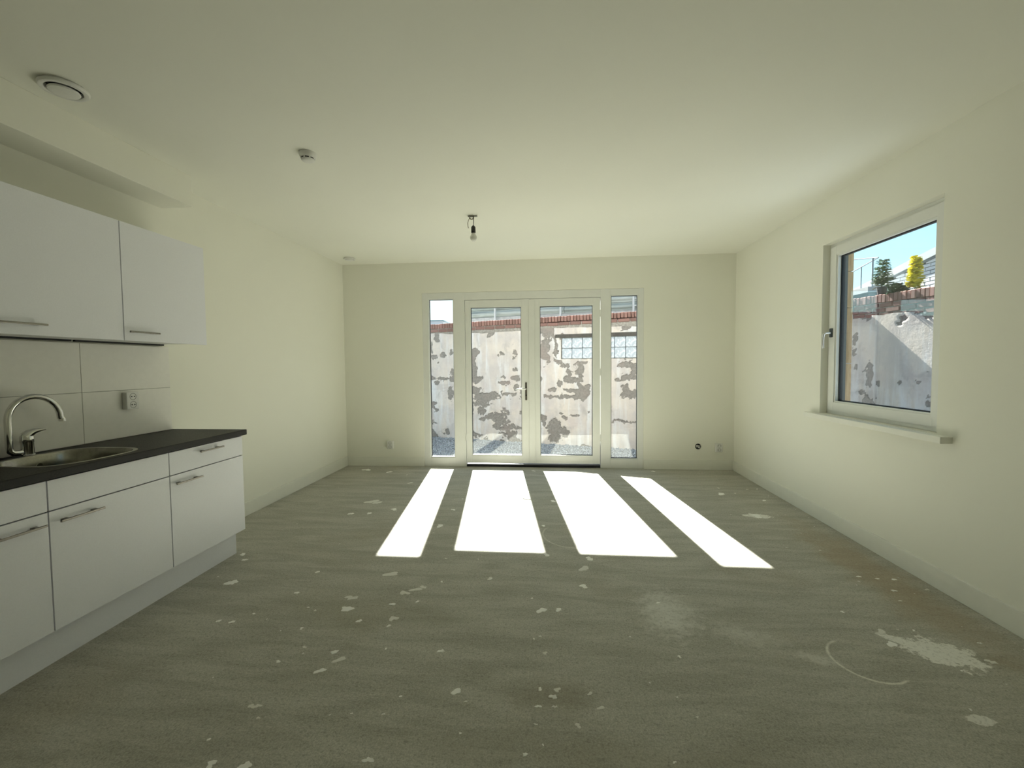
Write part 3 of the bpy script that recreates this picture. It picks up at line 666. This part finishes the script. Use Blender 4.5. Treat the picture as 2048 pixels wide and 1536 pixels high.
gw = tag(empty('garden_wall', (-1.6, wall_y(-1.6)+.1, ZG)), 'old garden wall of peeling pinkish plaster under a red brick coping', 'wall')
def gpart(o): o.location = -Vector(gw.location); return o
def zx(a): return on_wall(830+a[0]/3.84, 560+a[1]/3.84)
EL = [(125,530,15,50),(150,590,25,20),(220,575,18,18),(180,635,8,10),(130,755,35,18),(210,755,38,16),(170,790,20,13),(165,440,16,28),(280,870,18,50),(140,940,22,12),
(575,415,20,22),(668,575,15,15),(765,555,12,17),(755,590,9,11),(770,688,22,8),(675,745,20,16),(780,745,34,24),(690,795,45,12),(770,820,30,22),(470,860,36,34),(560,895,80,30),(520,900,70,40),(600,880,60,24),(690,870,35,14),(750,880,25,12),(520,955,60,20),(520,1010,32,28),(590,1060,60,26),(640,1085,28,36),(620,1120,32,22),(680,1140,50,12),(760,1130,60,15),(810,1005,14,16),(515,1075,25,10),(470,1185,40,15),(700,1180,60,10),
(1000,490,30,14),(1020,530,18,28),(1085,520,12,70),(1100,620,28,18),(1150,650,48,20),(1185,700,22,32),(1170,760,32,26),(1210,770,36,26),(1110,795,18,28),(1050,840,34,16),(1030,890,40,12),(1160,895,100,14),(1200,850,60,13),(1290,860,64,38),(1270,905,60,22),(1260,810,18,16),(1330,825,24,18),(1065,1130,50,70),(1070,1205,45,40),(1150,1165,24,36),(1130,1030,20,10),(1155,1060,24,12),(1235,1035,38,12),(1330,1018,12,9),(980,1100,14,13),(1280,640,60,12),(1065,400,16,40),
(1640,650,70,26),(1690,690,28,44),(1570,770,32,13),(1660,745,58,24),(1610,830,36,26),(1650,880,62,44),(1600,885,26,22),(1600,1085,90,9)]
ells = []
for a in EL:
    s0, z0 = zx(a[:2]); s1, _ = zx((a[0]+a[2], a[1])); _, z1 = zx((a[0], a[1]-a[3])); ells.append((s0, z0, abs(s1-s0), abs(z1-z0)))
LEN1 = (1.6-SX0)/UX.x
BW0, BW1 = on_wall(1123, 717)[0], on_wall(1123, 717)[0]+7*.194; BZ0, BZ1 = 1.452, 1.452+2*.194
def top1(S): return 2.012+.02*np.sin(S*1.7)+.05*(fbm(S, S*0, 3.0, 300)-.5)
def gplaster(*a, **k): return gpart(patch(*a, **k))
gplaster('plaster_face', ORG, UX3, LEN1, ZG-.03, top1, .0105, ells, gw, hole=(BW0-.01, BW1+.01, BZ0-.01, BZ1+.012), seed=3)
# hidden stretch behind the house corner, then the side wall
C1 = Vector((1.6, wall_y(1.6), 0)); C2 = Vector((4.27, 6.60, 0)); U2 = (C2-C1).normalized()
gplaster('plaster_face', C1, U2, (C2-C1).length, ZG-.03, lambda S: 2.02+0*S, .04, [], gw, seed=8)
U3 = Vector((.085, -1, 0)).normalized(); LEN3 = 6.0
def top3(S): return 1.935+.025*np.sin(S*2.1+1)+.06*(fbm(S, S*0, 4.0, 340)-.5)
def on_side(px, py):
    d = ray(px, py); nn = Vector((U3.y, -U3.x, 0)); t = (C2-CAM).dot(nn)/d.dot(nn); p = CAM+d*t; return (p-C2).dot(U3), p.z
e3 = []
for px, py, rx, ry in ((1712,630,10,8),(1727,637,14,6),(1712,680,4,10),(1711,706,3,9),(1757,768,3,5),(1722,785,10,4),(1730,800,6,10),(1738,808,8,6),(1802,768,6,3),(1805,648,5,3),(1862,628,10,5),(1712,735,3,6),(1840,768,5,2),(1812,632,8,8)):
    s0, z0 = on_side(px, py); s1, _ = on_side(px+rx, py); _, z1 = on_side(px, py-ry); e3.append((s0, z0, max(.02, abs(s1-s0)), max(.02, abs(z1-z0))))
gplaster('plaster_face', C2, U3, LEN3, ZG-.03, top3, .02, e3, gw, seed=21, extra=-.05, rough_=.2)
# masonry core behind the plaster
core = MB()
for o_, u_, ln in ((ORG, UX3, LEN1), (C1, U2, (C2-C1).length), (C2, U3, LEN3)):
    nn = Vector((u_.y, -u_.x, 0))
    if o_ is ORG:
        # leave the glass-block opening free
        segs = [(0, BW0, ZG-.03, 2.13), (BW1, ln, ZG-.03, 2.13), (BW0, BW1, ZG-.03, BZ0), (BW0, BW1, BZ1, 2.13)]
    else: segs = [(0, ln, ZG-.03, 2.13)]
    for a, b, z0, z1 in segs:
        p0 = o_+u_*a-nn*.012; p1 = o_+u_*b-nn*.012
        core.prism([(p0.x, p0.y, z0), (p1.x, p1.y, z0), (p1.x, p1.y, z1), (p0.x, p0.y, z1)], -nn*.19)
gpart(core.build('masonry_core', M['mortar'], gw))
# bricks
def unit_brick(name, m, bev=.06):
    mb = MB(); bm = bmesh.new(); bmesh.ops.create_cube(bm, size=1); bmesh.ops.bevel(bm, geom=bm.edges[:], offset=bev, segments=1, affect='EDGES')
    bm.verts.index_update(); mb.add([v.co[:] for v in bm.verts], [[v.index for v in f.verts] for f in bm.faces]); bm.free(); return mb.mesh(name, m)
BRK = unit_brick('brick', M['brick']); BRO = unit_brick('brick', M['brick_old'])
def brick_run(o_, u_, ln, zc, h_, pitch, w, proud, mesh, dep=.21, jitter=.004, start=0.0, zslope=0.0, skip=0.0, group='brick'):
    nn = Vector((u_.y, -u_.x, 0)); a = math.atan2(u_.y, u_.x); k = 0
    s = start
    while s < ln:
        if random.random() >= skip:
            p = o_+u_*(s+w/2)+nn*(proud+random.uniform(-jitter, jitter)-dep/2); p = p-Vector(gw.location)
            z = zc+zslope*s+random.uniform(-jitter, jitter)
            inst('brick', mesh, gw, (p.x, p.y, z-gw.location.z), 0, (w*random.uniform(.96, 1.02), dep, h_*random.uniform(.97, 1.03)), rot=(0, random.uniform(-.02, .02), a+random.uniform(-.015, .015)))
        s += pitch
S_A = on_wall(850, 650)[0]-.6
brick_run(ORG+UX3*S_A, UX3, LEN1-S_A, 2.153, .100, .0605, .0515, .012, BRK, zslope=.012)
brick_run(ORG+UX3*S_A, UX3, LEN1-S_A, 2.064, .060, .217, .207, .004, BRO, start=.05, zslope=.012)
brick_run(C1, U2, (C2-C1).length-.03, 2.175, .105, .0605*4, .2315, .012, BRK)
brick_run(C2, U3, 1.9, 2.182, .108, .0605, .0515, .010, BRK, zslope=-.028)
for i, zc in enumerate((2.092, 2.030, 1.968)):
    brick_run(C2, U3, 1.9, zc, .050, .217, .207, .004, BRO, start=-.108*(i % 2), zslope=-.028)
# glass-block window with its lintel
GB = MB().box(-.0935, .0935, -.04, .04, -.0935, .0935, b=.012).mesh('glass_block', M['glass_block'])
for i in range(7):
    for j in range(2):
        p = ORG+UX3*(BW0+(i+.5)*.194)-NRM*.055; p = p-Vector(gw.location)
        inst('glass_block', GB, gw, (p.x, p.y, BZ0+(j+.5)*.194-gw.location.z), math.atan2(UX.y, UX.x))
p0 = ORG+UX3*BW0-NRM*.07; p1 = ORG+UX3*BW1-NRM*.07
gpart(MB().prism([(p0.x, p0.y, BZ0), (p1.x, p1.y, BZ0), (p1.x, p1.y, BZ1), (p0.x, p0.y, BZ1)], -NRM*.03).build('block_mortar', M['white_wall'], gw))
p0 = ORG+UX3*(on_wall(1111, 676)[0])+NRM*.022; p1 = ORG+UX3*(BW1+.12)+NRM*.022
gpart(MB().prism([(p0.x, p0.y, 1.843), (p1.x, p1.y, 1.843), (p1.x, p1.y, 1.905), (p0.x, p0.y, 1.905)], -NRM*.10).build('lintel', M['lintel'], gw))

# ------------------------------------------------------------------ shed behind the wall (seen over the coping)
OFF = 2.1
def behind(px, py, off=OFF):
    d = ray(px, py); t = (ORG-NRM*off-CAM).dot(NRM)/d.dot(NRM); p = CAM+d*t; return (p-ORG+NRM*off).dot(UX3), p.z
def bpt(s, off, z): p = ORG+UX3*s-NRM*off; return (p.x, p.y, z)
s0, zb = behind(932, 637); s1 = behind(1330, 620)[0]+3
sh = tag(empty('metal_shed', bpt(s0, OFF, ZG)), 'long shed clad in green-grey metal sheets behind the garden wall', 'shed')
def shp(o): o.location = -Vector(sh.location); return o
def bbox(mb, sa, sb_, oa, ob, z0, z1): return mb.prism([bpt(sa, oa, z0), bpt(sb_, oa, z0), bpt(sb_, oa, z1), bpt(sa, oa, z1)], -NRM*(ob-oa))
zb = behind(1130, 627)[1]
shp(bbox(MB(), s0, s1, OFF+.03, OFF+3, ZG, 3.42).build('shed_body', M['roof_grey'], sh))
shp(bbox(MB(), s0-.02, s1, OFF-.02, OFF+.04, ZG, zb).build('base_wall', M['white_wall'], sh))
z = zb+.01; k = 0
while z < 3.3:
    h_ = .165
    mb = MB(); Pq = [(0, 0), (.0, .02), (.055, .06), (.055, .10), (.0, h_-.012), (0, h_)]
    nseg = 3
    for q in range(nseg):
        sa = s0+(s1-s0)*q/nseg; sb_ = s0+(s1-s0)*(q+1)/nseg-.012
        m2 = MB(); poly = [bpt(sa, OFF+.03, z)]+[bpt(sa, OFF+.01-a*1.0, z+b) for a, b in Pq]+[bpt(sa, OFF+.03, z+h_)]
        m2.prism(poly, UX3*(sb_-sa)); shp(m2.build('cladding_sheet', M['sheet'], sh))
    z += h_+.012; k += 1
for px in (990, 1121, 1267):
    s = behind(px, 625, OFF-.1)[0]
    mb = MB(); a = Vector(bpt(s, OFF-.1, 2.0)); mb.tube([a, a+Vector((0, 0, 1.4))], .026, 10); shp(mb.build('white_downpipe', M['white_post'], sh))
s = behind(1267, 612, OFF-.1)[0]
for z in (2.62, 2.78, 2.93):
    a = Vector(bpt(s, OFF-.1, z)); shp(MB().tube([a, a+UX3*.5], .014, 8).build('ladder_rung', M['white_post'], sh))
a = Vector(bpt(s+.5, OFF-.1, 2.0)); shp(MB().tube([a, a+Vector((0, 0, 1.35))], .022, 10).build('white_downpipe', M['white_post'], sh))

# pale building far off on the side of the kitchen wall
q = hit(850, 641, 1, 24.0); q2 = hit(884, 640, 1, 24.0)
fb = tag(empty('far_building', (q.x, 26, ZG)), 'pale flat-roofed building far behind the garden wall', 'building')
def fbp(o): o.location = -Vector(fb.location); return o
zt = q2.z
fbp(MB().box(-14, q2.x, 24, 30, ZG, zt-.07).build('wall', M['far_wall'], fb))
fbp(MB().box(q2.x, q2.x+.1, 24.02, 30, ZG, zt-.25).box(q2.x+.1, q2.x+3.4, 24.6, 30, ZG, zt-.32).build('side_wing', M['white_wall'], fb))
fbp(MB().box(-14.1, q2.x+.1, 23.9, 30.1, zt-.07, zt).box(q2.x+.1, q2.x+3.5, 24.5, 30.1, zt-.36, zt-.29).build('roof_edge', M['fascia'], fb))

# ------------------------------------------------------------------ right side: white brick gable house, terrace rail, plants
GX = 6.6
a = hit(1890, 490, 0, GX); b = hit(1718, 577, 0, GX); slope = (a.z-b.z)/(a.y-b.y)
gh = tag(empty('gable_house', (GX, a.y, ZG)), 'white painted brick gable with a sloping grey roof edge beyond the side wall', 'house')
def ghp(o): o.location = -Vector(gh.location); return o
yA, yB = a.y-2.2, b.y+.2
zA = a.z+slope*(yA-a.y); zB = a.z+slope*(yB-a.y)
ghp(MB().prism([(GX+.05, yA, ZG), (GX+.05, yB, ZG), (GX+.05, yB, zB-.08), (GX+.05, yA, zA-.08)], (3, 0, 0)).build('gable_core', M['white_brick'], gh))
ghp(MB().prism([(GX-.10, yA, zA-.13), (GX-.10, yB, zB-.13), (GX-.10, yB, zB), (GX-.10, yA, zA)], (3.2, 0, 0)).build('roof_edge', M['fascia'], gh))
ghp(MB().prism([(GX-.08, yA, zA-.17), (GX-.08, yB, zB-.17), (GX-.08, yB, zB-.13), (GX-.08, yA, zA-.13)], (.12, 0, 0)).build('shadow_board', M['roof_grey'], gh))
WBR = unit_brick('brick', M['white_brick'], .05)
row = 0; z = 2.42
while z < 3.5:
    y = a.y-.35+(.11 if row % 2 else 0)
    while y < b.y:
        if z+.06 < a.z+slope*(y-a.y)-.16:
            inst('brick', WBR, gh, (0, y+.105-gh.location.y, z+.0275-gh.location.z), 0, (.12, .208, .054), rot=(random.uniform(-.01, .01), 0, random.uniform(-.01, .01)))
        y += .219
    z += .063; row += 1
# flat grey roof in front of the gable foot
c0 = hit(1700, 584, 0, 5.9); c1 = hit(1745, 581, 0, 5.9)
fl = tag(empty('flat_roof_annexe', (5.9, c0.y, ZG)), 'low grey flat-roofed annexe beside the white gable', 'annexe')
def flp(o): o.location = -Vector(fl.location); return o
flp(MB().box(5.9, 6.5, c1.y+.1, c0.y+1.5, ZG, c0.z-.10).build('annexe_wall', M['roof_grey'], fl))
flp(MB().box(5.82, 6.52, c1.y, c0.y+1.6, c0.z-.10, c0.z).build('roof_edge', M['fascia'], fl))
# terrace rail
RX = 5.95
r1, r2, r3, r4 = hit(1690, 521, 0, RX), hit(1757, 515, 0, RX), hit(1690, 553, 0, RX+.0), hit(1746, 580, 0, RX)
rl = tag(empty('terrace_rail', (RX, r2.y, r4.z)), 'thin galvanised terrace rail above the grey flat roof', 'railing')
def rlp(o): o.location = -Vector(rl.location); return o
rlp(MB().tube([r2, r1], .010, 8).build('top_rail', M['rail'], rl))
d_ = hit(1700, 547, 0, RX); rlp(MB().tube([r2, d_], .010, 8).build('sloping_rail', M['rail'], rl))
p_ = hit(1746, 516, 0, RX); rlp(MB().tube([p_, Vector((p_.x, p_.y, c0.z-.02))], .014, 8).build('post', M['rail'], rl))
p_ = hit(1723, 534, 0, RX); rlp(MB().tube([p_, Vector((p_.x, p_.y, c0.z-.02))], .010, 8).build('post', M['rail'], rl))
# plants standing on the side wall
def leaf_quad(mb, base_, dirv, ln, w):
    d = dirv.normalized(); side = d.cross(Vector((0, 0, 1))); side = side.normalized() if side.length > .01 else Vector((1, 0, 0)); up = side.cross(d)
    p = [base_, base_+d*ln*.35+side*w*.5+up*ln*.04, base_+d*ln*.75+side*w*.38, base_+d*ln-up*ln*.12, base_+d*ln*.75-side*w*.38, base_+d*ln*.35-side*w*.5+up*ln*.04, base_+d*ln*.5-up*ln*.03]
    mb.add(p, [(0, 1, 6), (1, 2, 6), (2, 3, 6), (3, 4, 6), (4, 5, 6), (5, 0, 6)])
def plant(name, label, px, py_base, height, spread, n, mat, ln, w, seed, pot=False, lo=.05, bush=False):
    s_, z_ = on_side(px, py_base); nn = Vector((U3.y, -U3.x, 0)); base_ = C2+U3*s_-nn*.09; zt_ = 2.182-.028*s_+.054
    rs_ = random.Random(seed); t = tag(empty(name, (base_.x, base_.y, zt_)), label, 'plant')
    z0 = 0.0
    if pot:
        MB().lathe([(.045, 0), (.058, .10), (.060, .11), (.052, .11)], n=16).build('pot', M['pot'], t); z0 = .10
    st = MB(); lf_ = MB()
    stems = 5 if bush else 1
    for k in range(stems):
        ax = rs_.uniform(-spread*.6, spread*.6) if bush else 0; ay = rs_.uniform(-spread*.6, spread*.6) if bush else 0
        hh = height*(rs_.uniform(.6, 1) if bush else 1)
        st.tube([(0, 0, z0), (ax*.5, ay*.5, z0+hh*.5), (ax, ay, z0+hh)], [.006, .005, .003], 6)
        for i in range(n//stems):
            u = rs_.uniform(lo, 1); a_ = rs_.uniform(0, 6.28); tilt = rs_.uniform(-.3, .7)
            b_ = Vector((ax*u, ay*u, z0+hh*u)); sc_ = 1-.45*u
            for rep in range(2):
                b2 = b_+Vector((math.cos(a_), math.sin(a_), 0))*spread*sc_*rep*.45
                leaf_quad(lf_, b2, Vector((math.cos(a_+rep*.4), math.sin(a_+rep*.4), tilt)), ln*sc_*1.2, w)
    st.build('stem', M['stem'], t); lf_.build('foliage', M[mat], t)
plant('climbing_plant', 'tall grey-green leafy plant in a dark pot on the side wall', 1750, 590, .36, .11, 150, 'leaf_grey', .085, .034, 1, pot=True)
plant('low_shrub', 'low dark green leafy plant on the brick coping', 1783, 583, .13, .13, 130, 'leaf_dark', .08, .04, 2, bush=True)
plant('yellow_flower', 'upright plant with dense yellow blooms on the brick coping', 1815, 577, .40, .075, 260, 'leaf_yellow', .07, .045, 3, lo=.1)
